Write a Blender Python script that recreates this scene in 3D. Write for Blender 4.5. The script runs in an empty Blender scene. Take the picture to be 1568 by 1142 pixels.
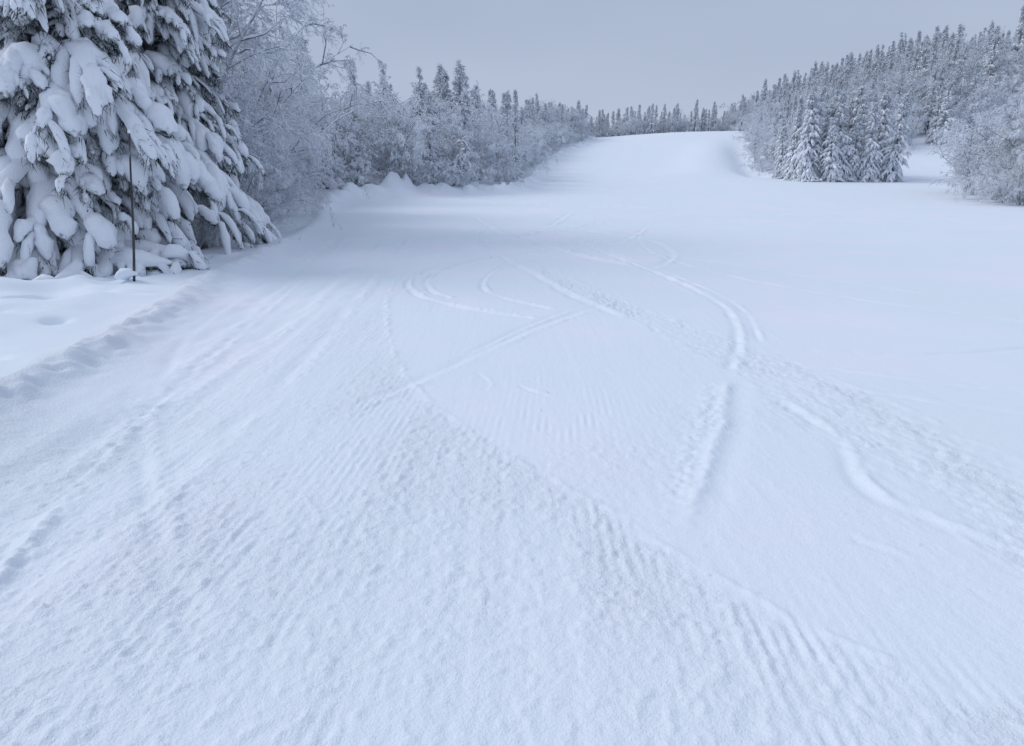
import bpy, math, numpy as np
rng = np.random.default_rng(7)
scene = bpy.context.scene

# ------------------------------------------------------------ noise helpers
def _h(ix, iy, seed):
    n = (ix.astype(np.int64)*374761393 + iy.astype(np.int64)*668265263 + seed*1442695041) & 0xffffffff
    n = ((n ^ (n >> 13)) * 1274126177) & 0xffffffff
    n = n ^ (n >> 16)
    return (n & 0xffff)/32767.5 - 1.0
def vn(x, y, seed=0):
    xi = np.floor(x); yi = np.floor(y)
    fx = x-xi; fy = y-yi
    fx = fx*fx*(3-2*fx); fy = fy*fy*(3-2*fy)
    a = _h(xi, yi, seed); b = _h(xi+1, yi, seed); c = _h(xi, yi+1, seed); d = _h(xi+1, yi+1, seed)
    return (a*(1-fx)+b*fx)*(1-fy)+(c*(1-fx)+d*fx)*fy
def fbm(x, y, seed=0, o=3):
    s = 0; a = 1
    for i in range(o):
        s = s + a*vn(x*2**i*1.03+i*7.3, y*2**i*0.97+i*3.1, seed+i); a *= .5
    return s/1.75
def sstep(a, b, v):
    t = np.clip((v-a)/(b-a), 0, 1); return t*t*(3-2*t)
def pdist(x, y, pts):
    """distance to polyline, parameter 0..1 along and signed side"""
    best = np.full(x.shape, 1e9); par = np.zeros(x.shape); side = np.ones(x.shape)
    n = len(pts)-1
    for i in range(n):
        ax, ay = pts[i]; bx, by = pts[i+1]
        dx, dy = bx-ax, by-ay; L2 = dx*dx+dy*dy
        t = np.clip(((x-ax)*dx+(y-ay)*dy)/L2, 0, 1)
        qx = x-(ax+t*dx); qy = y-(ay+t*dy)
        d = np.hypot(qx, qy); m = d < best
        best = np.where(m, d, best); par = np.where(m, (i+t)/n, par)
        side = np.where(m, np.sign(dx*qy-dy*qx), side)
    return best, par, side
def smoothline(pts, it=3):
    pts = [tuple(p) for p in pts]
    for _ in range(it):
        q = [pts[0]]
        for a, b in zip(pts[:-1], pts[1:]):
            q.append((a[0]*.75+b[0]*.25, a[1]*.75+b[1]*.25)); q.append((a[0]*.25+b[0]*.75, a[1]*.25+b[1]*.75))
        q.append(pts[-1]); pts = q
    return pts

# ------------------------------------------------------------ terrain
LE = [(-4.0,-60),(-3.9,0),(-4.25,6),(-5.0,10),(-6.1,14),(-7.5,26),(-11,40),(-12.3,48),(-9,54),(-4,57),(0,61),(2,75),(3.5,100),(5.7,130),(12,160),(21,192),(28,240),(30,900)]
LEy = np.array([p[1] for p in LE]); LEx = np.array([p[0] for p in LE])
REy = np.array([-60,84,90,100,150,205,240,900.]); REx = np.array([300,40,34,36,50,66,70,80.])
def edgeL(y): return np.interp(y, LEy, LEx)
def edgeR(y): return np.interp(y, REy, REx)
LEs = smoothline(LE[1:-1], 2)
def terrain(x, y, detail=False):
    x = np.asarray(x, float); y = np.asarray(y, float)
    yc = 196+.22*np.clip(x-20, -10, 60)
    a = .0004
    yp = np.clip(y, 0, None)
    yy = np.minimum(yp, yc)
    over = np.clip(y-yc, 0, None)
    z = a*yy**2 + 2*a*yc*12*(1-np.exp(-over/12)) - .02*over
    z += 1.2*sstep(110, 200, y)*sstep(15, 55, x)
    z += 0.25*fbm(x/34+5, y/40, 11, 2)*sstep(12, 60, y)
    z += 0.035*fbm(x/3.2, y/4.5, 12, 2)
    # right hillside under the forest
    z += sstep(88, 135, y)*np.clip(.33*np.clip(x-edgeR(y)-2, 0, None), 0, 15)
    # cut bank along the right edge of the piste
    r = x-edgeR(y)
    z += sstep(86, 100, y)*sstep(190, 150, y)*(.9*np.exp(-((r+8)/5.0)**2) - 1.1*np.exp(-((r+1)/2.5)**2))
    # left bank
    d, par, sd = pdist(x, y, LEs)
    s = np.where(x < edgeL(y), d, -d)
    hgt = .125+.46*sstep(30, 52, y)
    wid = .30+.7*sstep(30, 52, y)
    lump = 1+.45*fbm(x/.9, y/.9, 21, 2)+.8*fbm(x/.14, y/.18, 24, 2)*sstep(30, 15, y)+.8*fbm(x/.7, y/.5, 27, 2)*sstep(30, 45, y)
    z += hgt*lump*np.exp(-(s/wid)**2)
    z -= .07*np.exp(-((s+1.2)/.8)**2)*sstep(45, 30, y)
    z += sstep(0, 2.6, s)*(.26*fbm(x/1.3, y/1.3, 22, 3)+.12+.35*sstep(30, 50, y))
    z -= sstep(.4, 1.2, s)*.10*sstep(.35, .75, vn(x/.45, y/.6, 29))*sstep(30, 20, y)
    z += .12*np.clip(s-8, 0, 60)*sstep(30, 70, y)
    # hollow under the near spruces
    for cx, cy, rr, dd in ((-9.7,15.4,1.9,.55),(-12.6,16.5,2.0,.5),(-9.9,20.5,1.5,.35)):
        z -= dd*np.exp(-((x-cx)**2+(y-cy)**2)/rr**2)
    # drifted knolls in front of the left woods
    for cx, cy, rr, dd in ((-8.8,53.,1.6,.75),(-6.0,55.,1.3,.4),(-11.5,48.5,1.6,.45)):
        z += dd*lump*np.exp(-((x-cx)**2+(y-cy)**2)/rr**2)
    return z

# piste marks -- (polyline world metres)
ARC = smoothline([(2.6,1.2),(1.9,1.75),(1.3,2.2),(.85,2.8),(.58,3.3),(-.1,4.2),(-.95,5.8),(-1.68,8.5),(-2.3,13),(-2.0,16),(-.6,19)],2)
BAND = smoothline([(2.9,1.6),(2.85,3.2),(2.75,4.9),(2.4,7.0),(1.4,10.6),(.5,15),(-.2,21)],2)
RIDGE = [(2.02,5.9),(1.6,4.7),(1.2,3.75),(.82,2.9)]
TRK = [ # pts, width, depth
 (smoothline([(1.9,22),(3.0,13.2),(3.25,10),(2.62,7.5),(2.1,6.3)],3), .05, .028),
 (smoothline([(2.1,22),(3.2,13.3),(3.5,10),(2.85,7.5)],3), .035, .012),
 (smoothline([(1.5,10.3),(.13,8.1),(-.8,6.0),(-1.3,5.2)],2), .07, .012),
 (smoothline([(1.6,10.9),(.3,8.7),(-.5,6.9)],2), .04, .009),
 (smoothline([(-.2,17.),(-1.6,15.5),(-2.1,13.),(-1.7,11.),(-.7,9.6),(.3,8.9)],3), .05, .036),
 (smoothline([(.2,17.5),(-1.1,15.8),(-1.75,13.2),(-1.45,11.4),(-1.0,10.6)],3), .045, .040),
 (smoothline([(-4.2,22),(-3.4,12.),(-3.0,8.),(-3.1,4),(-3.3,2)],2), .12, .018),
 (smoothline([(-3.6,24),(-2.7,12.),(-2.2,7.),(-2.1,4),(-2.25,1.3)],2), .10, .016),
 (smoothline([(-6.0,24),(-4.3,12.),(-3.6,7.),(-3.0,3.8),(-2.3,1.6)],2), .14, .022),
 (smoothline([(-5.8,24),(-4.0,12.),(-3.3,7.),(-2.8,3.8),(-2.1,1.6)],2), .06, .016),
 (smoothline([(-5.6,20),(-4.3,9.),(-3.2,5.5),(-2.2,3.6),(-1.2,2.2)],2), .06, .012),
 (smoothline([(.4,30),(2.6,20),(6,13),(7.5,9)],2), .06, .014),
 (smoothline([(3.0,5.6),(3.9,5.0),(5.2,4.7),(7.,4.4)],2), .045, .020),
 (smoothline([(3.0,6.4),(4.2,5.6),(5.8,5.2),(8.,5.0)],2), .04, .016),
 (smoothline([(2.7,7.2),(4.4,6.8),(6.5,7.4),(9.,9.0)],2), .045, .014),
 (smoothline([(2.2,5.4),(2.3,4.4),(2.0,3.6),(2.2,3.2),(2.7,2.5)],2), .05, .012),
 (smoothline([(1.7,3.05),(2.0,2.7),(2.1,2.3)],1), .03, .010),
 (smoothline([(.05,5.75),(.18,5.55),(.3,5.45)],1), .02, .020),
 (smoothline([(-.35,6.2),(-.2,5.8),(-.25,5.6)],1), .025, .008),
 (smoothline([(-1,30),(-1.4,22),(.2,14.5),(.9,11),(1.5,9.)],2), .08, .030),
 (smoothline([(-2,34),(-.4,24),(1.6,17),(2.6,15)],2), .10, .045),
 (smoothline([(3,36),(1.2,26),(-.9,20),(-2.9,16)],2), .12, .048),
 (smoothline([(4,30),(1.8,25),(-1.5,22),(-5.,20)],2), .12, .048),
 (smoothline([(5,26),(2.8,19),(-.5,17),(-3.,18)],2), .10, .040),
 (smoothline([(-2.5,28),(1.5,27),(4.5,22),(4.2,17),(2.8,14)],3), .09, .036),
 (smoothline([(0,16),(-.6,13),(-.5,11),(.6,9.6)],2), .05, .024),
 (smoothline([(6,30),(3.5,20),(3.9,14),(5.5,10),(8,7)],2), .055, .018),
 (smoothline([(9,35),(14,33),(19,30.5),(26,27)],2), .35, .06),
 (smoothline([(8,31),(14,29.5),(20,27.5),(28,24)],2), .30, .05),
 (smoothline([(-9,38),(0,33),(10,32),(22,36)],2), .30, .05),
 (smoothline([(-8,45),(2,42),(14,44),(34,50)],2), .40, .07),
]
def surface(x, y):
    z = terrain(x, y)
    s = edgeL(y)-x
    on = sstep(.6, -.2, s)          # on the groomed piste
    near = np.exp(-np.clip(y-1, 0, None)/16)
    # rough / smooth zones
    d, p, sd = pdist(x, y, ARC)
    ins = np.where(sd > 0, -d, d)    # >0 right of arc (smooth)
    inside = sstep(-.10, .10, ins + .22*fbm(x/.2, y/.25, 31, 3))
    zone = np.interp(y, [0, 3.5, 7, 12, 20], [.85, .85, .48, .30, .25])
    rough = (1-inside*(1-sstep(13, 20, y)))*zone
    rough *= .45+.55*sstep(-.5, .6, fbm(x/.6, y/1.4, 33, 3)+.1)
    patch = sstep(.1, .7, fbm(x/1.1, y/1.6, 35, 3))*.35       # skied-off patches on the smooth side
    rough = np.maximum(rough, np.maximum(.12, patch*np.interp(y,[0,8,16],[1,1,.6])))
    cr = fbm(x/.036, y/.045, 41, 2)
    cr2 = np.abs(fbm(x/.06, y/.11, 43, 3))
    cl = sstep(.05, .60, fbm(x/.042, y/.052, 47, 2))           # separate crumbs standing proud
    z += on*rough*(.0055*cr - .012*cr2 + .012*cl)*(0.4+near)*sstep(34,14,y)
    # corduroy, all parallel to the fall line but broken up
    m1 = sstep(-.25, .45, fbm(x/.55, y/1.3, 51, 3))
    zone2 = np.exp(-((x-.35)/.55)**2-((y-5.0)/.75)**2)*sstep(-.5,.3,vn(x/.12,y/.3,52))          # clean patch inside the arc
    zone3 = np.exp(-((x-1.35)/.5)**2-((y-1.95)/.6)**2)*sstep(-.7,.2,vn(x/.12,y/.3,54))
    amp = .0046*np.clip(rough+.25,0,1)*(1-inside)*m1+.0045*zone2+.0080*zone3*(1-.6*inside)
    amp = amp*(.30+.70*sstep(-.4,.5,vn(x/.09,y/.16,56)))
    wob = .012*vn(x/.8, y/1.3, 53)
    z += on*amp*np.sin(2*np.pi*(x+wob-.06*y)/.058)*sstep(12, 7, y)
    z += on*(.16+.84*rough)*.008*fbm((x+.02*y)/.09, y/1.1, 55, 3)*sstep(40, 12, y)
    # long tramlines left
    lf = sstep(-1.2, -2.6, x)
    z += on*lf*.012*fbm((x+.055*y)/.20, y/3., 57, 2)*sstep(30, 10, y)
    # arc lip
    lw = .025+.02*sstep(5, 9, y)
    z += .009*(1+.7*sstep(5, 9, y))*np.exp(-((ins+.02*vn(x/.2,y/.2,60))/lw)**2)*sstep(17, 13, y)*(.5+.9*vn(x/.08, y/.08, 61))
    # churned band
    d, p, sd = pdist(x, y, BAND)
    w = np.interp(p, [0, .35, .6, 1], [.62, .50, .26, .10])
    inb = sstep(1.15, .5, d/w+.6*fbm(x/.22, y/.35, 63, 3))*sstep(22, 12, y)
    inb *= .45+.55*sstep(-.3, .3, fbm(x/.25, y/.7, 64, 2))
    z += inb*(.020*fbm(x/.045, y/.060, 65, 3)-.008+.022*np.abs(fbm(x/.15, y/.35, 67, 3)))
    z += .007*np.exp(-((d-w)/.04)**2)*(.3+vn(x/.10, y/.13, 68))*sstep(20, 12, y)
    # straight ridge
    d, p, sd = pdist(x, y, RIDGE)
    ke = sstep(0, .08, p)*sstep(1, .7, p)*np.interp(p, [0, 1], [1, .7])
    dr = np.where(sd > 0, d, -d)+.012*vn(x/.25, y/.25, 70)
    z += .020*np.exp(-((dr+.03)/.045)**2)*(1+.5*vn(x/.05, y/.05, 71))*ke
    z -= .009*np.exp(-((dr-.09)/.07)**2)*ke
    z += .014*np.exp(-((dr+.15)/.09)**2)*(.3+1.*vn(x/.04, y/.04, 72))*ke
    for pts, w, dep in TRK:
        bx0 = min(q[0] for q in pts)-1; bx1 = max(q[0] for q in pts)+1
        by0 = min(q[1] for q in pts)-1; by1 = max(q[1] for q in pts)+1
        m = (x > bx0) & (x < bx1) & (y > by0) & (y < by1)
        if not m.any(): continue
        xx = x[m]; ym = y[m]
        d, p, sd = pdist(xx, ym, pts)
        k = sstep(0, .1, p)*sstep(1, .9, p)*(.65+.7*vn(xx/.3, ym/.4, 73))
        q = d*sd
        z[m] += k*dep*(-np.exp(-(q/w)**2)+.75*np.exp(-((q-1.7*w)/(w*.8))**2)*(1+.8*vn(xx/.06, ym/.06, 75)))
    # scattered little clods
    c = vn(x/.045, y/.045, 81)
    z += .014*sstep(.92, 1., c)*sstep(9, 5, y)*sstep(-.2, .5, vn(x/.9, y/.9, 82))
    rr = np.clip(on*np.maximum(rough*.9, inb*.55), 0, 1)+.9*np.exp(-((s-.1)/.5)**2)
    return z, np.clip(rr, 0, 1)

def grow(s0, fine, g, end, far=1e9, g2=.03):
    v = [0.]; st = s0
    while v[-1] < end:
        a = v[-1]; v.append(a+st)
        if a > fine: st += (g if a < far else g2)*st
    return np.array(v)
xp = grow(.0125, 2.5, .018, 700); xs = np.concatenate([-xp[:0:-1], xp])
yp_ = 1.15+grow(.0105, 1.2, .0052, 900, 24)
yn = 1.15-grow(.05, 0, .12, 80)[:0:-1]
ys = np.concatenate([yn, yp_])
X, Y = np.meshgrid(xs, ys)
Z, RO = surface(X.ravel(), Y.ravel())
nx, ny = len(xs), len(ys)
co = np.stack([X.ravel(), Y.ravel(), Z], 1)
i0 = (np.arange(ny-1)[:, None]*nx+np.arange(nx-1)[None, :]).ravel()
quads = np.stack([i0, i0+1, i0+nx+1, i0+nx], 1)

def make_mesh(name, co, quads=None, tris=None, qm=None, tm=None, mats=(), smooth=True):
    me = bpy.data.meshes.new(name)
    nq = 0 if quads is None else len(quads); nt = 0 if tris is None else len(tris)
    li = []; 
    if nq: li.append(np.asarray(quads).ravel())
    if nt: li.append(np.asarray(tris).ravel())
    li = np.concatenate(li).astype(np.int32)
    me.vertices.add(len(co)); me.vertices.foreach_set('co', co.astype(np.float32).ravel())
    me.loops.add(len(li)); me.loops.foreach_set('vertex_index', li)
    me.polygons.add(nq+nt)
    ls = np.concatenate([np.arange(nq)*4, nq*4+np.arange(nt)*3]).astype(np.int32)
    me.polygons.foreach_set('loop_start', ls)
    for m in mats: me.materials.append(m)
    mi = np.concatenate([np.zeros(nq) if qm is None else qm, np.zeros(nt) if tm is None else tm]).astype(np.int32)
    me.polygons.foreach_set('material_index', mi)
    me.polygons.foreach_set('use_smooth', np.full(nq+nt, smooth))
    me.update(calc_edges=True)
    return me
def add_obj(name, me, loc=(0, 0, 0), rz=0, sc=1):
    o = bpy.data.objects.new(name, me); scene.collection.objects.link(o)
    o.location = loc; o.rotation_euler = (0, 0, rz); o.scale = (sc, sc, sc)
    return o

# ------------------------------------------------------------ materials
def newmat(name):
    m = bpy.data.materials.new(name); m.use_nodes = True
    nt = m.node_tree; b = nt.nodes['Principled BSDF']
    return m, nt, b
def N(nt, t, **kw):
    n = nt.nodes.new(t)
    for k, v in kw.items(): setattr(n, k, v)
    return n
def ramp(nt, stops):
    r = N(nt, 'ShaderNodeValToRGB'); e = r.color_ramp.elements
    e[0].position, e[0].color = stops[0][0], (*stops[0][1], 1)
    e[1].position, e[1].color = stops[-1][0], (*stops[-1][1], 1)
    for p, c in stops[1:-1]:
        q = e.new(p); q.color = (*c, 1)
    return r

m_snow, nt, b = newmat('piste_snow')
L = nt.links.new
tc = N(nt, 'ShaderNodeTexCoord')
n1 = N(nt, 'ShaderNodeTexNoise'); n1.inputs['Scale'].default_value = .35; n1.inputs['Detail'].default_value = 2
L(tc.outputs['Object'], n1.inputs['Vector'])
r1 = ramp(nt, [(.3, (.785,.87,.925)), (.5, (.81,.868,.94)), (.7, (.85,.865,.95))])
L(n1.outputs['Fac'], r1.inputs[0]); L(r1.outputs[0], b.inputs['Base Color'])
b.inputs['Roughness'].default_value = .7
b.inputs['Specular IOR Level'].default_value = .1
at = N(nt, 'ShaderNodeAttribute'); at.attribute_name = 'rough'
mr_ = N(nt, 'ShaderNodeMapRange'); mr_.inputs[3].default_value = .20; mr_.inputs[4].default_value = .80; L(at.outputs['Fac'], mr_.inputs[0])
n2 = N(nt, 'ShaderNodeTexNoise'); n2.inputs['Scale'].default_value = 46; n2.inputs['Detail'].default_value = 3; n2.inputs['Roughness'].default_value = .75
L(tc.outputs['Object'], n2.inputs['Vector'])
b1 = N(nt, 'ShaderNodeBump'); b1.inputs['Distance'].default_value = .028
L(mr_.outputs[0], b1.inputs['Strength']); L(n2.outputs['Fac'], b1.inputs['Height'])
L(b1.outputs[0], b.inputs['Normal'])

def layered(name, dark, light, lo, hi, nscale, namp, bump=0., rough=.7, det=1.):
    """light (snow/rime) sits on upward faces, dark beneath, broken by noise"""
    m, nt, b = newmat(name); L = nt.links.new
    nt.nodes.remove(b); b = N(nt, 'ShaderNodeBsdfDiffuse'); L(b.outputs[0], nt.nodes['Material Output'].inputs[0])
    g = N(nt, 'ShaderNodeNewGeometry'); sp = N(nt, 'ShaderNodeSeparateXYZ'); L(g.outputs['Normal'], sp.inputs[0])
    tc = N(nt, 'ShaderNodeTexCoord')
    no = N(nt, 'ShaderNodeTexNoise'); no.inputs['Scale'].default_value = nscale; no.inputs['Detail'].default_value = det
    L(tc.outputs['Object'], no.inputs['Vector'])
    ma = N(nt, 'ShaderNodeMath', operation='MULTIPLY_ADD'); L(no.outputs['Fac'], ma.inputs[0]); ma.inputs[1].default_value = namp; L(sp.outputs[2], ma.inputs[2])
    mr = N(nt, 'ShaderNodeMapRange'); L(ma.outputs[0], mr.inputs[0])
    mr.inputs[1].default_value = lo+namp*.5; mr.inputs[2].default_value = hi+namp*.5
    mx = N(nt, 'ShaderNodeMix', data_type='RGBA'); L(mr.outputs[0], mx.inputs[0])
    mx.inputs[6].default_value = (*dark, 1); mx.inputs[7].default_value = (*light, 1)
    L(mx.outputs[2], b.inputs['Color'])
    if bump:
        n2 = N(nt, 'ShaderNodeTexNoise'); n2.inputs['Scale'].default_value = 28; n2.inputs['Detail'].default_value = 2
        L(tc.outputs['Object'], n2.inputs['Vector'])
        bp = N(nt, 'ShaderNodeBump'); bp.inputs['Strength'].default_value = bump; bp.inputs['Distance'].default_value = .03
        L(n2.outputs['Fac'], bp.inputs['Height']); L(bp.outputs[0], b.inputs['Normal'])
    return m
m_bark = layered('spruce_bark', (.07,.065,.065), (.6,.66,.74), -.3, .6, 6, .8)
m_clump = layered('snow_on_boughs', (.06,.075,.07), (.86,.89,.94), -.80, -.40, 9, 1.0, .6)
m_needle = layered('spruce_needles', (.025,.035,.03), (.50,.56,.62), -.1, 1.1, 7, 2.2)
m_clump_far = layered('snow_on_distant_boughs', (.36,.40,.46), (.87,.90,.95), -1., -.1, 5, 1.1, 0)  # distance haze put into the colour: dark side greyed and blued, besides frost
m_needle_far = layered('distant_needles', (.22,.245,.27), (.80,.85,.91), -1., .3, 3, 1.8)  # needles lifted to pale blue-grey for painted haze, along with rime
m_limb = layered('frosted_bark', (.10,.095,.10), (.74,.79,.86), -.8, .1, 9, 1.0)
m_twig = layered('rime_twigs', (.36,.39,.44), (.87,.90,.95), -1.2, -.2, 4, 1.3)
m_twig_far = layered('distant_rime_twigs', (.46,.50,.57), (.87,.91,.96), -1.2, -.2, 2, 1.2)  # paler than the near twigs: rime plus distance haze in the colour

me = make_mesh('snow_covered_ski_slope', co, quads, mats=[m_snow])
a_ = me.attributes.new('rough', 'FLOAT', 'POINT'); a_.data.foreach_set('value', RO.astype(np.float32))
snow_obj = add_obj('snow_covered_ski_slope', me)

# ------------------------------------------------------------ plant geometry
class B:
    def __init__(s): s.v=[]; s.q=[]; s.t=[]; s.qm=[]; s.tm=[]; s.n=0
    def tubes(s, P, R, k=6, mat=0, flat=1., jit=0., r=None):
        M, n, _ = P.shape
        T = np.gradient(P, axis=1); T /= np.linalg.norm(T, axis=2, keepdims=True)+1e-9
        up = np.array([0, 0, 1.]); S = np.cross(T, up)
        nn = np.linalg.norm(S, axis=2, keepdims=True); S = np.where(nn < .05, np.array([1., 0, 0]), S/(nn+1e-9))
        U = np.cross(S, T)
        a = np.arange(k)*2*np.pi/k
        RR = np.repeat(R[:, :, None], k, 2)
        if jit: RR = RR*(1+jit*r.uniform(-1, 1, RR.shape))
        V = P[:, :, None, :]+RR[..., None]*(np.cos(a)[None, None, :, None]*S[:, :, None, :]+flat*np.sin(a)[None, None, :, None]*U[:, :, None, :])
        s.v.append(V.reshape(-1, 3))
        j = np.arange(k); j2 = (j+1) % k
        base = (np.arange(M)*n*k)[:, None, None]+(np.arange(n-1)*k)[None, :, None]
        q = np.stack([base+j, base+j2, base+k+j2, base+k+j], -1).reshape(-1, 4)+s.n
        s.q.append(q); s.qm.append(np.full(len(q), mat)); s.n += M*n*k
    def blades(s, A, D, w, r, mat=0):
        """thin triangles from points A along D"""
        W = np.cross(D, r.normal(size=D.shape)); W /= np.linalg.norm(W, axis=1, keepdims=True)+1e-9
        W = W*w[:, None]
        V = np.stack([A-W, A+W, A+D], 1).reshape(-1, 3)
        s.v.append(V); t = np.arange(len(A)*3).reshape(-1, 3)+s.n
        s.t.append(t); s.tm.append(np.full(len(t), mat)); s.n += len(V)
    def mesh(s, name, mats):
        return make_mesh(name, np.concatenate(s.v), np.concatenate(s.q) if s.q else None, np.concatenate(s.t) if s.t else None,
                         np.concatenate(s.qm) if s.q else None, np.concatenate(s.tm) if s.t else None, mats)
def interp_path(P, idx, t):
    n = P.shape[1]; f = t*(n-1); i = np.minimum(f.astype(int), n-2); f = (f-i)[:, None]
    return P[idx, i]*(1-f)+P[idx, i+1]*f, P[idx, i+1]-P[idx, i]

def spruce(name, seed, H, R, nb, nsub, sr, nneed, mats, k=8, n2=6, droop=.6, need_len=.14, power=.85, need_w=.010, lift=.15, topfill=.25, flat=.8, gnd=.12, u0=.035):
    r = np.random.default_rng(seed); b = B()
    t = np.linspace(0, 1, 10)
    tr = np.zeros((1, 10, 3)); tr[0, :, 2] = -.4+(H+.4)*t; lean = r.normal(size=2)*.15
    tr[0, :, 0] = lean[0]*t**2; tr[0, :, 1] = lean[1]*t**2
    b.tubes(tr, (.018*H*(1-t)+.012)[None], 8, 0)
    u = r.uniform(0, 1, nb); u = np.where(r.uniform(size=nb) < .7, 1-np.sqrt(1-u), u)
    u = np.where(r.uniform(size=nb) < topfill, r.uniform(.6, 1, nb), u); u = u0+(.995-u0)*u
    h = u*H
    L_ = R*(1-u)**power*r.uniform(.55, 1.15, nb)+.10
    az = r.uniform(0, 2*np.pi, nb)
    L_ *= 1+.16*np.sin(az*2+h*1.3+seed)+.10*np.sin(az*3-h*2.1)
    s = np.linspace(0, 1, 6)
    rise = (.55*u-.02)[:, None]*1.0+lift
    zz = h[:, None]+L_[:, None]*(rise*s-droop*(1.1-.5*u)[:, None]*s**2)
    hr = L_[:, None]*(s*(1-.12*s))
    azb = az[:, None]+r.normal(size=(nb, 1))*.25*s**2
    P = np.stack([np.cos(azb)*hr+lean[0]*u[:,None]**2, np.sin(azb)*hr+lean[1]*u[:,None]**2, zz], -1)
    low = gnd*r.uniform(.6, 1.5, (nb, 1))
    P[..., 2] = np.maximum(P[..., 2], low)
    b.tubes(P, np.clip(.02*L_[:, None]*(1-s)+.006, .005, .06), 4, 0)
    rad = sr*np.clip(L_/R+.35, .4, 1)[:, None]*np.array([.05, .45, .8, .95, .85, .12])*r.uniform(.6, 1.25, (nb, 6))
    Q = P.copy(); Q[..., 2] += rad*.35
    b.tubes(Q, rad, k, 1, flat, .22, r)
    idx = np.repeat(np.arange(nb), nsub)
    tj = np.tile(np.linspace(.22, .98, nsub), nb)+r.normal(size=nb*nsub)*.04; tj = np.clip(tj, .12, 1)
    side = np.where(np.arange(nb*nsub) % 2 == 0, 1., -1.)
    A, T = interp_path(P, idx, tj)
    a2 = az[idx]+side*(1.15-.75*tj)*r.uniform(.6, 1.25, len(tj))
    l2 = np.clip(L_[idx]*.40*(1.15-.65*tj), .12, .9)*r.uniform(.55, 1.2, len(tj))
    if n2 >= 7: s2 = np.interp(np.linspace(0, 1, n2), [0, .5, .8, 1], [0, .62, .93, 1.])
    else: s2 = np.linspace(0, 1, n2)
    dr = r.uniform(.55, 1.35, len(tj))*droop*1.35
    P2 = A[:, None, :]+np.stack([np.cos(a2)[:, None]*l2[:, None]*s2*(1-.25*s2), np.sin(a2)[:, None]*l2[:, None]*s2*(1-.25*s2),
                                 l2[:, None]*(.08*s2-dr[:, None]*s2**1.7)], -1)
    P2[..., 2] = np.maximum(P2[..., 2], low[idx]*.55)
    prof = np.interp(s2, [0, .25, .6, .93, 1], [.35, .75, 1, .8, .08])
    big = np.where(r.uniform(size=len(tj)) < .3, 1.5, .75)*r.uniform(.6, 1.15, len(tj))
    rad2 = (sr*.78*big*np.clip(l2/.45, .35, 1.1))[:, None]*prof*r.uniform(.78, 1.15, (len(tj), n2))
    Q2 = P2.copy(); Q2[..., 2] += rad2*.4
    b.tubes(Q2, rad2, k, 1, flat, .22, r)
    M = len(tj)*nneed; id2 = np.repeat(np.arange(len(tj)), nneed)
    tt = r.uniform(0.05, 1, M); A3, T3 = interp_path(P2, id2, tt)
    T3 /= np.linalg.norm(T3, axis=1, keepdims=True)+1e-9
    D = T3*.9+r.normal(size=(M, 3))*.55+np.array([0, 0, -.42]); D /= np.linalg.norm(D, axis=1, keepdims=True)
    D *= (need_len*r.uniform(.5, 1.3, M))[:, None]
    off = r.normal(size=(M, 3))*sr*.30; off[:, 2] -= sr*.2
    b.blades(A3+off, D, np.full(M, need_w), r, 2)
    M = nb*nneed*3; id2 = np.repeat(np.arange(nb), nneed*3)
    tt = r.uniform(.1, 1, M); A3, T3 = interp_path(P, id2, tt)
    T3 /= np.linalg.norm(T3, axis=1, keepdims=True)+1e-9
    D = T3*.6+r.normal(size=(M, 3))*.6+np.array([0, 0, -.35]); D /= np.linalg.norm(D, axis=1, keepdims=True)
    D *= (need_len*1.3*r.uniform(.5, 1.3, M))[:, None]
    b.blades(A3, D, np.full(M, need_w), r, 2)
    return b.mesh(name, mats)

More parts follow.
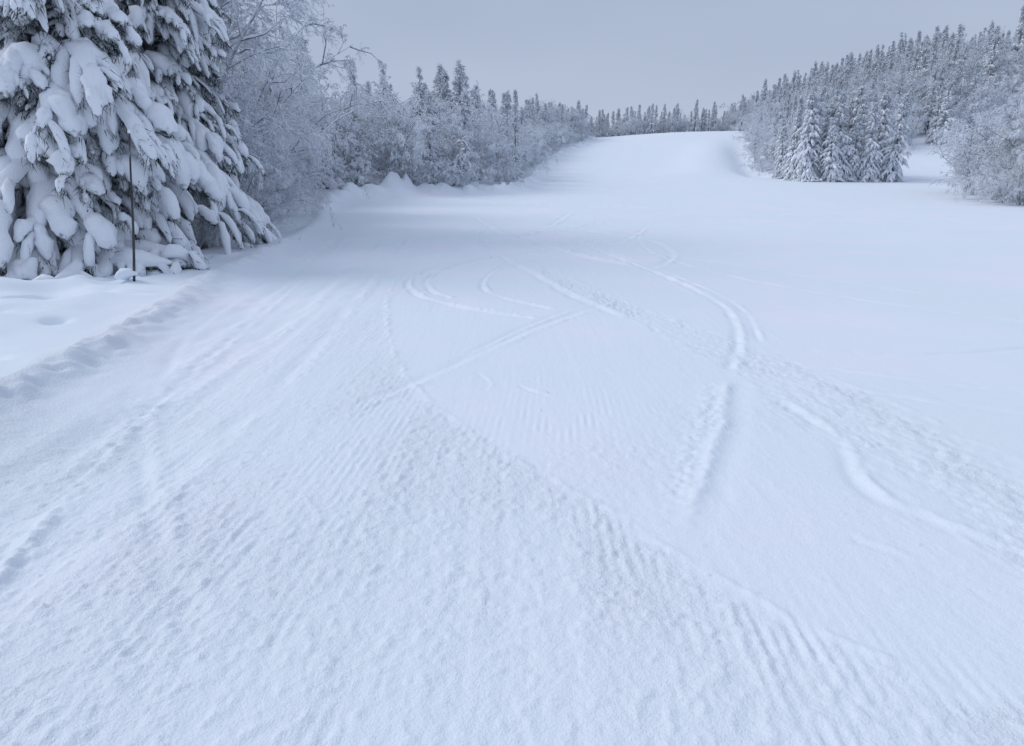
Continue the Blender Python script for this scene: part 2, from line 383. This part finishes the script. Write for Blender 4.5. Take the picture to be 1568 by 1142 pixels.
def decid(name, seed, H, stems, mats, counts=(10, 7, 5, 3), lean=.35, tw=.012, arch=.25, spread=1., bw=1.3):
    """branching shrub/tree; the last order of twigs are rime-feathered slivers"""
    r = np.random.default_rng(seed); b = B()
    n = 6; s = np.linspace(0, 1, n)
    az = r.uniform(0, 2*np.pi, stems); ln = r.uniform(.05, lean, stems)
    Ls = H*r.uniform(.7, 1.0, stems)
    hor = Ls[:, None]*ln[:, None]*(s+.9*s**2.2)
    P = np.stack([np.cos(az)[:, None]*hor, np.sin(az)[:, None]*hor, Ls[:, None]*(s-arch*ln[:, None]*2*s**3)-.2], -1)
    P += np.cumsum(r.normal(size=P.shape)*.018*H*.5, axis=1)*np.array([1, 1, .2])
    b.tubes(P, (.009*H)*(1-s*.85)[None]*r.uniform(.7, 1.1, (stems, 1)), 5, 0)
    par = P; plen = Ls; rad = .0042*H
    for lv, c in enumerate(counts):
        M = len(par)*c; idx = np.repeat(np.arange(len(par)), c)
        t = r.uniform(.22 if lv == 0 else .12, 1, M)
        A, T = interp_path(par, idx, t); T /= np.linalg.norm(T, axis=1, keepdims=True)+1e-9
        pr = np.cross(T, r.normal(size=T.shape)); pr /= np.linalg.norm(pr, axis=1, keepdims=True)+1e-9
        ang = r.uniform(.45, 1.05, M)*spread
        D = T*np.cos(ang)[:, None]+pr*np.sin(ang)[:, None]
        D[:, 2] += .15 if lv < 2 else .0
        D /= np.linalg.norm(D, axis=1, keepdims=True)
        ratio = (.42, .48, .50, .52)[lv]
        ln_ = plen[idx]*ratio*(1.1-.6*t)*r.uniform(.6, 1.2, M)
        if lv == 3:
            D[:, 2] -= .25
            b.blades(A, D*ln_[:, None]*1.15, np.full(M, tw*bw), r, 1); break
        m = 4 if lv < 2 else 3; ss = np.linspace(0, 1, m)
        Pc = A[:, None, :]+D[:, None, :]*(ln_[:, None]*ss)[..., None]
        Pc[..., 2] -= ln_[:, None]*(.35 if lv < 2 else .30)*r.uniform(.3, 1.3, (M, 1))*ss**2*(arch/.25)
        Pc[:, 1:] += r.normal(size=(M, m-1, 3))*(ln_*.045)[:, None, None]
        rr = np.clip(rad, tw, None)
        b.tubes(Pc, rr*(1-.7*ss)[None]*r.uniform(.7, 1.2, (M, 1)), 4 if lv < 1 else 3, 0 if lv == 0 else 1)
        par = Pc; plen = ln_; rad *= .45
    return b.mesh(name, mats)

def ground(x, y): return float(terrain(np.array([x]), np.array([y]))[0])

near_m = [m_bark, m_clump, m_needle]
sprA = spruce('snow_covered_spruce', 3, 10.5, 3.3, 200, 10, .20, 34, near_m, k=9, n2=8, droop=.80, need_len=.20, topfill=.05, flat=.95, gnd=.50, u0=.07)
sprB = spruce('snow_covered_spruce_b', 5, 13., 3.2, 260, 11, .15, 28, near_m, k=7, n2=7, droop=.72, need_len=.20, topfill=.1, flat=.9, gnd=.30, u0=.05)
for me, x, y, rz, sc in ((sprA, -9.9, 15.4, 0.4, 1.0), (sprB, -13.1, 17.2, 2., 1.0), (sprB, -10.2, 20.4, 3.1, 1.1),
                         (sprA, -15.2, 22.5, 2.2, 1.3), (sprB, -13.6, 25.5, .8, 1.1), (sprB, -17.0, 38., .8, .9), (sprB, -16.5, 46., 2.8, .8)):
    add_obj('snow_covered_spruce', me, (x, y, ground(x, y)-.05), rz, sc)

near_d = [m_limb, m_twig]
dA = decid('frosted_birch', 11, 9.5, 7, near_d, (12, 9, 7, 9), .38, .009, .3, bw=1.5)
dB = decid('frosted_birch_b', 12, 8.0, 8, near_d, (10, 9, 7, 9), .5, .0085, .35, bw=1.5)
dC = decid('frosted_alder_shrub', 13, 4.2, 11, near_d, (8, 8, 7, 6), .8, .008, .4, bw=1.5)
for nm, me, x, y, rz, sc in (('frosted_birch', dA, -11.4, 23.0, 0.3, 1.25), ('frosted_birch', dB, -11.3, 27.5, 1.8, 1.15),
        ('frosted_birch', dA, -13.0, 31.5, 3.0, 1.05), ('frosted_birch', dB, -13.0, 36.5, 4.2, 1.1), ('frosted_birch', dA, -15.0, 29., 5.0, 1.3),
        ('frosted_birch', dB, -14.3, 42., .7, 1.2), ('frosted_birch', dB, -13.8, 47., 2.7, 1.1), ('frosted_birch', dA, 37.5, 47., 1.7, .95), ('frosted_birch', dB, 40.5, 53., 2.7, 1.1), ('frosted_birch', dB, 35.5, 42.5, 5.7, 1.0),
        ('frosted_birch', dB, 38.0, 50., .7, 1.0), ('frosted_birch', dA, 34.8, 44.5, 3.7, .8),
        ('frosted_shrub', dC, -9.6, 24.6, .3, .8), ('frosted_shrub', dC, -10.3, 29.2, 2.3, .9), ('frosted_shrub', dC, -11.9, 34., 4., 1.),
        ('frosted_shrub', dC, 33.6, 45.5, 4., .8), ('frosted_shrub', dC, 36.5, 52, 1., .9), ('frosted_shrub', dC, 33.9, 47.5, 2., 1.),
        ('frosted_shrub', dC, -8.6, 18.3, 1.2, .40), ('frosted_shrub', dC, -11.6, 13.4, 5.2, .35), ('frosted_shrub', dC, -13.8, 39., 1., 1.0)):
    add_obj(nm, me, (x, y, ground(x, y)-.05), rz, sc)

# ---- masters for the woods
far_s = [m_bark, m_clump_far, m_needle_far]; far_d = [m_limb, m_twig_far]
col = bpy.data.collections.new('woodland_tree_kinds')
masters = []
for i in range(4):
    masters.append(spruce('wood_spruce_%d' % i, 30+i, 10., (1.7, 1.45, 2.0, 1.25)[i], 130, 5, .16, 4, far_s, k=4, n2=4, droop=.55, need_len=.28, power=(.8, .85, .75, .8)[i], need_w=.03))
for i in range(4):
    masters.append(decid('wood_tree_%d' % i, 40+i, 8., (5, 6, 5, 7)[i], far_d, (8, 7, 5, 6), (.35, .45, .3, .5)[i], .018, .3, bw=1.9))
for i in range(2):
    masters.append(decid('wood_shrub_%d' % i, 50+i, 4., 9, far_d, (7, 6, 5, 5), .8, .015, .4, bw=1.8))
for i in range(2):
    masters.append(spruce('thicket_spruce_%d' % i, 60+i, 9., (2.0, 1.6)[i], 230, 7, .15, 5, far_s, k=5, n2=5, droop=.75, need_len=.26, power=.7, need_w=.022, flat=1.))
for i, me in enumerate(masters):
    o = bpy.data.objects.new('kind_%02d' % i, me); col.objects.link(o)

def instancer(name, pts, idx, rot, scl):
    me = bpy.data.meshes.new(name); me.vertices.add(len(pts)); me.vertices.foreach_set('co', np.asarray(pts, np.float32).ravel())
    a = me.attributes.new('idx', 'INT', 'POINT'); a.data.foreach_set('value', np.asarray(idx, np.int32))
    a = me.attributes.new('rot', 'FLOAT_VECTOR', 'POINT'); a.data.foreach_set('vector', np.asarray(rot, np.float32).ravel())
    a = me.attributes.new('scl', 'FLOAT_VECTOR', 'POINT'); a.data.foreach_set('vector', np.asarray(scl, np.float32).ravel())
    me.update()
    o = bpy.data.objects.new(name, me); scene.collection.objects.link(o)
    ng = bpy.data.node_groups.new(name, 'GeometryNodeTree')
    ng.interface.new_socket('Geometry', in_out='INPUT', socket_type='NodeSocketGeometry')
    ng.interface.new_socket('Geometry', in_out='OUTPUT', socket_type='NodeSocketGeometry')
    gi = ng.nodes.new('NodeGroupInput'); go = ng.nodes.new('NodeGroupOutput')
    ci = ng.nodes.new('GeometryNodeCollectionInfo'); ci.inputs['Collection'].default_value = col
    ci.inputs['Separate Children'].default_value = True; ci.inputs['Reset Children'].default_value = True
    ip = ng.nodes.new('GeometryNodeInstanceOnPoints'); ip.inputs['Pick Instance'].default_value = True
    def na(n, t):
        q = ng.nodes.new('GeometryNodeInputNamedAttribute'); q.data_type = t; q.inputs['Name'].default_value = n
        return [s for s in q.outputs if s.enabled and s.name == 'Attribute'][0]
    l = ng.links.new
    l(gi.outputs[0], ip.inputs['Points']); l(ci.outputs[0], ip.inputs['Instance'])
    l(na('idx', 'INT'), ip.inputs['Instance Index']); l(na('rot', 'FLOAT_VECTOR'), ip.inputs['Rotation']); l(na('scl', 'FLOAT_VECTOR'), ip.inputs['Scale'])
    l(ip.outputs[0], go.inputs[0])
    md = o.modifiers.new('scatter', 'NODES'); md.node_group = ng
    return o

def scatter(name, x0, x1, y0, y1, sp, mask, kindf, seed):
    r = np.random.default_rng(seed)
    gx, gy = np.meshgrid(np.arange(x0, x1, sp), np.arange(y0, y1, sp))
    gx = gx.ravel()+r.uniform(-.5, .5, gx.size)*sp; gy = gy.ravel()+r.uniform(-.5, .5, gy.size)*sp
    k = mask(gx, gy); gx = gx[k]; gy = gy[k]
    gz = terrain(gx, gy)-.1
    idx, sc = kindf(gx, gy, r)
    rot = np.zeros((len(gx), 3)); rot[:, 2] = r.uniform(0, 6.28, len(gx)); rot[:, 0] = r.normal(size=len(gx))*.03; rot[:, 1] = r.normal(size=len(gx))*.03
    scl = np.stack([sc*r.uniform(.9, 1.15, len(gx)), sc*r.uniform(.9, 1.15, len(gx)), sc], 1)
    print(name, len(gx))
    return instancer(name, np.stack([gx, gy, gz], 1), idx, rot, scl)
def mixk(fs, lo, hi, edgef=None):
    def f(x, y, r):
        n = len(x); u = r.uniform(size=n)
        idx = np.where(u < fs, r.integers(0, 4, n), r.integers(4, 8, n))
        sc = r.uniform(lo, hi, n)
        if edgef is not None:
            d = edgef(x, y); e = d < 3.0
            sh = e & (r.uniform(size=n) < .75)
            idx = np.where(sh, r.integers(8, 10, n), idx)
            sc = np.where(sh, r.uniform(.7, 1.15, n), sc*np.clip(.6+.06*d, 0, 1))
        return idx, sc
    return f
eL = lambda x, y: edgeL(y)-x
eR = lambda x, y: x-edgeR(y)
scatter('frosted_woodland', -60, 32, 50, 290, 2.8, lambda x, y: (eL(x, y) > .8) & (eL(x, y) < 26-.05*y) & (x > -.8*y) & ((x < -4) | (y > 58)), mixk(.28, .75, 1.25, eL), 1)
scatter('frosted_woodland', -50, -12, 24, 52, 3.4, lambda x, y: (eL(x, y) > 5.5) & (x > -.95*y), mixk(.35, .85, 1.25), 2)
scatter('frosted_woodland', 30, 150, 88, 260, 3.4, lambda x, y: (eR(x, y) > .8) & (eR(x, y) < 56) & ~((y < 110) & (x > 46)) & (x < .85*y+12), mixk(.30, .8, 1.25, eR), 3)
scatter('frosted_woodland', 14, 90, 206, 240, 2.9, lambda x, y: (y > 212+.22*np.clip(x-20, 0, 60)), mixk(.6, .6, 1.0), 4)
# clump of snow-laden young spruces right of the piste, and shrubs at the right margin
scatter('spruce_thicket', 34.0, 46, 81, 91, 2.0, lambda x, y: y > 80, lambda x, y, r: (np.where(r.uniform(size=len(x)) < .8, r.integers(10, 12, len(x)), r.integers(8, 10, len(x))), r.uniform(.55, 1.25, len(x))), 5)
scatter('frosted_thicket', 33, 70, 42, 66, 3.0, lambda x, y: (x > 35.5+.25*np.abs(y-45)), lambda x, y, r: (np.where(x < 38, r.integers(8, 10, len(x)), r.integers(4, 9, len(x))), np.where(x < 38, r.uniform(.8, 1.3, len(x)), r.uniform(.85, 1.15, len(x)))), 6)

# ------------------------------------------------------------ marker pole
m_pole, nt, b = newmat('pole_paint')
no = N(nt, 'ShaderNodeTexNoise'); no.inputs['Scale'].default_value = 9
r_ = ramp(nt, [(.4, (.02,.02,.022)), (.62, (.04,.04,.045)), (.78, (.35,.38,.43))]); nt.links.new(no.outputs[0], r_.inputs[0]); nt.links.new(r_.outputs[0], b.inputs['Base Color'])
bb = B(); px, py = -6.95, 12.2; pz = ground(px, py)
t = np.linspace(0, 1, 8); P = np.zeros((1, 8, 3)); P[0, :, 2] = -.3+2.85*t; P[0, :, 0] = .36*t+.015*np.sin(t*5)
bb.tubes(P, (.026-.012*t)[None], 8, 0)
P = np.zeros((1, 6, 3)); s = np.linspace(0, 1, 6); P[0, :, 0] = -.30+.45*s; P[0, :, 2] = .05+.10*np.sin(s*2.2)
bb.tubes(P, np.array([[.02, .11, .15, .12, .07, .02]]), 10, 1, .7, .2, np.random.default_rng(4))
P = np.zeros((1, 4, 3)); s = np.linspace(0, 1, 4); P[0, :, 2] = 2.54+.07*s; P[0, :, 0] = .345
bb.tubes(P, np.array([[.01, .030, .028, .004]]), 8, 1)
add_obj('marker_pole', bb.mesh('marker_pole', [m_pole, m_snow]), (px, py, pz))

# ------------------------------------------------------------ world
w = bpy.data.worlds.new('World'); scene.world = w; w.use_nodes = True
nt = w.node_tree; bg = nt.nodes['Background']; L = nt.links.new
SUN_EL, SUN_AZ = math.radians(40), math.radians(-78)     # azimuth from +Y, to the left
sky = N(nt, 'ShaderNodeTexSky', sky_type='NISHITA'); sky.sun_disc = False; sky.sun_elevation = SUN_EL; sky.sun_rotation = SUN_AZ
sky.dust_density = 4; sky.air_density = 1.5
tc = N(nt, 'ShaderNodeTexCoord'); sp = N(nt, 'ShaderNodeSeparateXYZ'); L(tc.outputs['Generated'], sp.inputs[0])
# overcast deck: radiance, scaled by 10 since Background strength is 0.1
r0 = ramp(nt, [(0., (.50,.58,.735)), (.10, (.475,.555,.71)), (.30, (.395,.47,.625)), (.55, (.45,.525,.69)), (1., (.56,.635,.80))])
mpw = N(nt, 'ShaderNodeMapping'); mpw.inputs['Scale'].default_value = (1.2, 1.2, 4.0); L(tc.outputs['Generated'], mpw.inputs[0])
no = N(nt, 'ShaderNodeTexNoise'); no.inputs['Scale'].default_value = 1.6; no.inputs['Detail'].default_value = 2; L(mpw.outputs[0], no.inputs['Vector'])
ma = N(nt, 'ShaderNodeMath', operation='MULTIPLY_ADD'); L(no.outputs['Fac'], ma.inputs[0]); ma.inputs[1].default_value = .34
sb = N(nt, 'ShaderNodeMath', operation='SUBTRACT'); L(sp.outputs[2], sb.inputs[0]); sb.inputs[1].default_value = .17
L(sb.outputs[0], ma.inputs[2]); L(ma.outputs[0], r0.inputs[0])
sc_ = N(nt, 'ShaderNodeVectorMath', operation='SCALE'); sc_.inputs['Scale'].default_value = 10.; L(r0.outputs[0], sc_.inputs[0])
mx = N(nt, 'ShaderNodeMix', data_type='RGBA'); mx.inputs[0].default_value = .93; L(sky.outputs[0], mx.inputs[6]); L(sc_.outputs[0], mx.inputs[7])
L(mx.outputs[2], bg.inputs['Color']); bg.inputs['Strength'].default_value = .1

sl = bpy.data.lights.new('sun', 'SUN'); sl.energy = 1.3; sl.angle = math.radians(26); sl.color = (1, .99, .98)
so = bpy.data.objects.new('sun', sl); scene.collection.objects.link(so)
from mathutils import Vector
d = Vector((math.sin(SUN_AZ)*math.cos(SUN_EL), math.cos(SUN_AZ)*math.cos(SUN_EL), math.sin(SUN_EL)))
so.rotation_euler = (-d).to_track_quat('-Z', 'Y').to_euler()

# ------------------------------------------------------------ camera
cam = bpy.data.cameras.new('camera'); co_ = bpy.data.objects.new('camera', cam); scene.collection.objects.link(co_)
cam.sensor_width = 36; cam.lens = 667/1024*36; cam.clip_end = 3000; cam.clip_start = .05
co_.location = (0, 0, 1.7); co_.rotation_euler = (math.radians(90-15.3), 0, 0)
scene.camera = co_
scene.view_settings.view_transform = 'Standard'; scene.view_settings.look = 'None'; scene.view_settings.exposure = 0
print('verts', len(co), nx, ny)
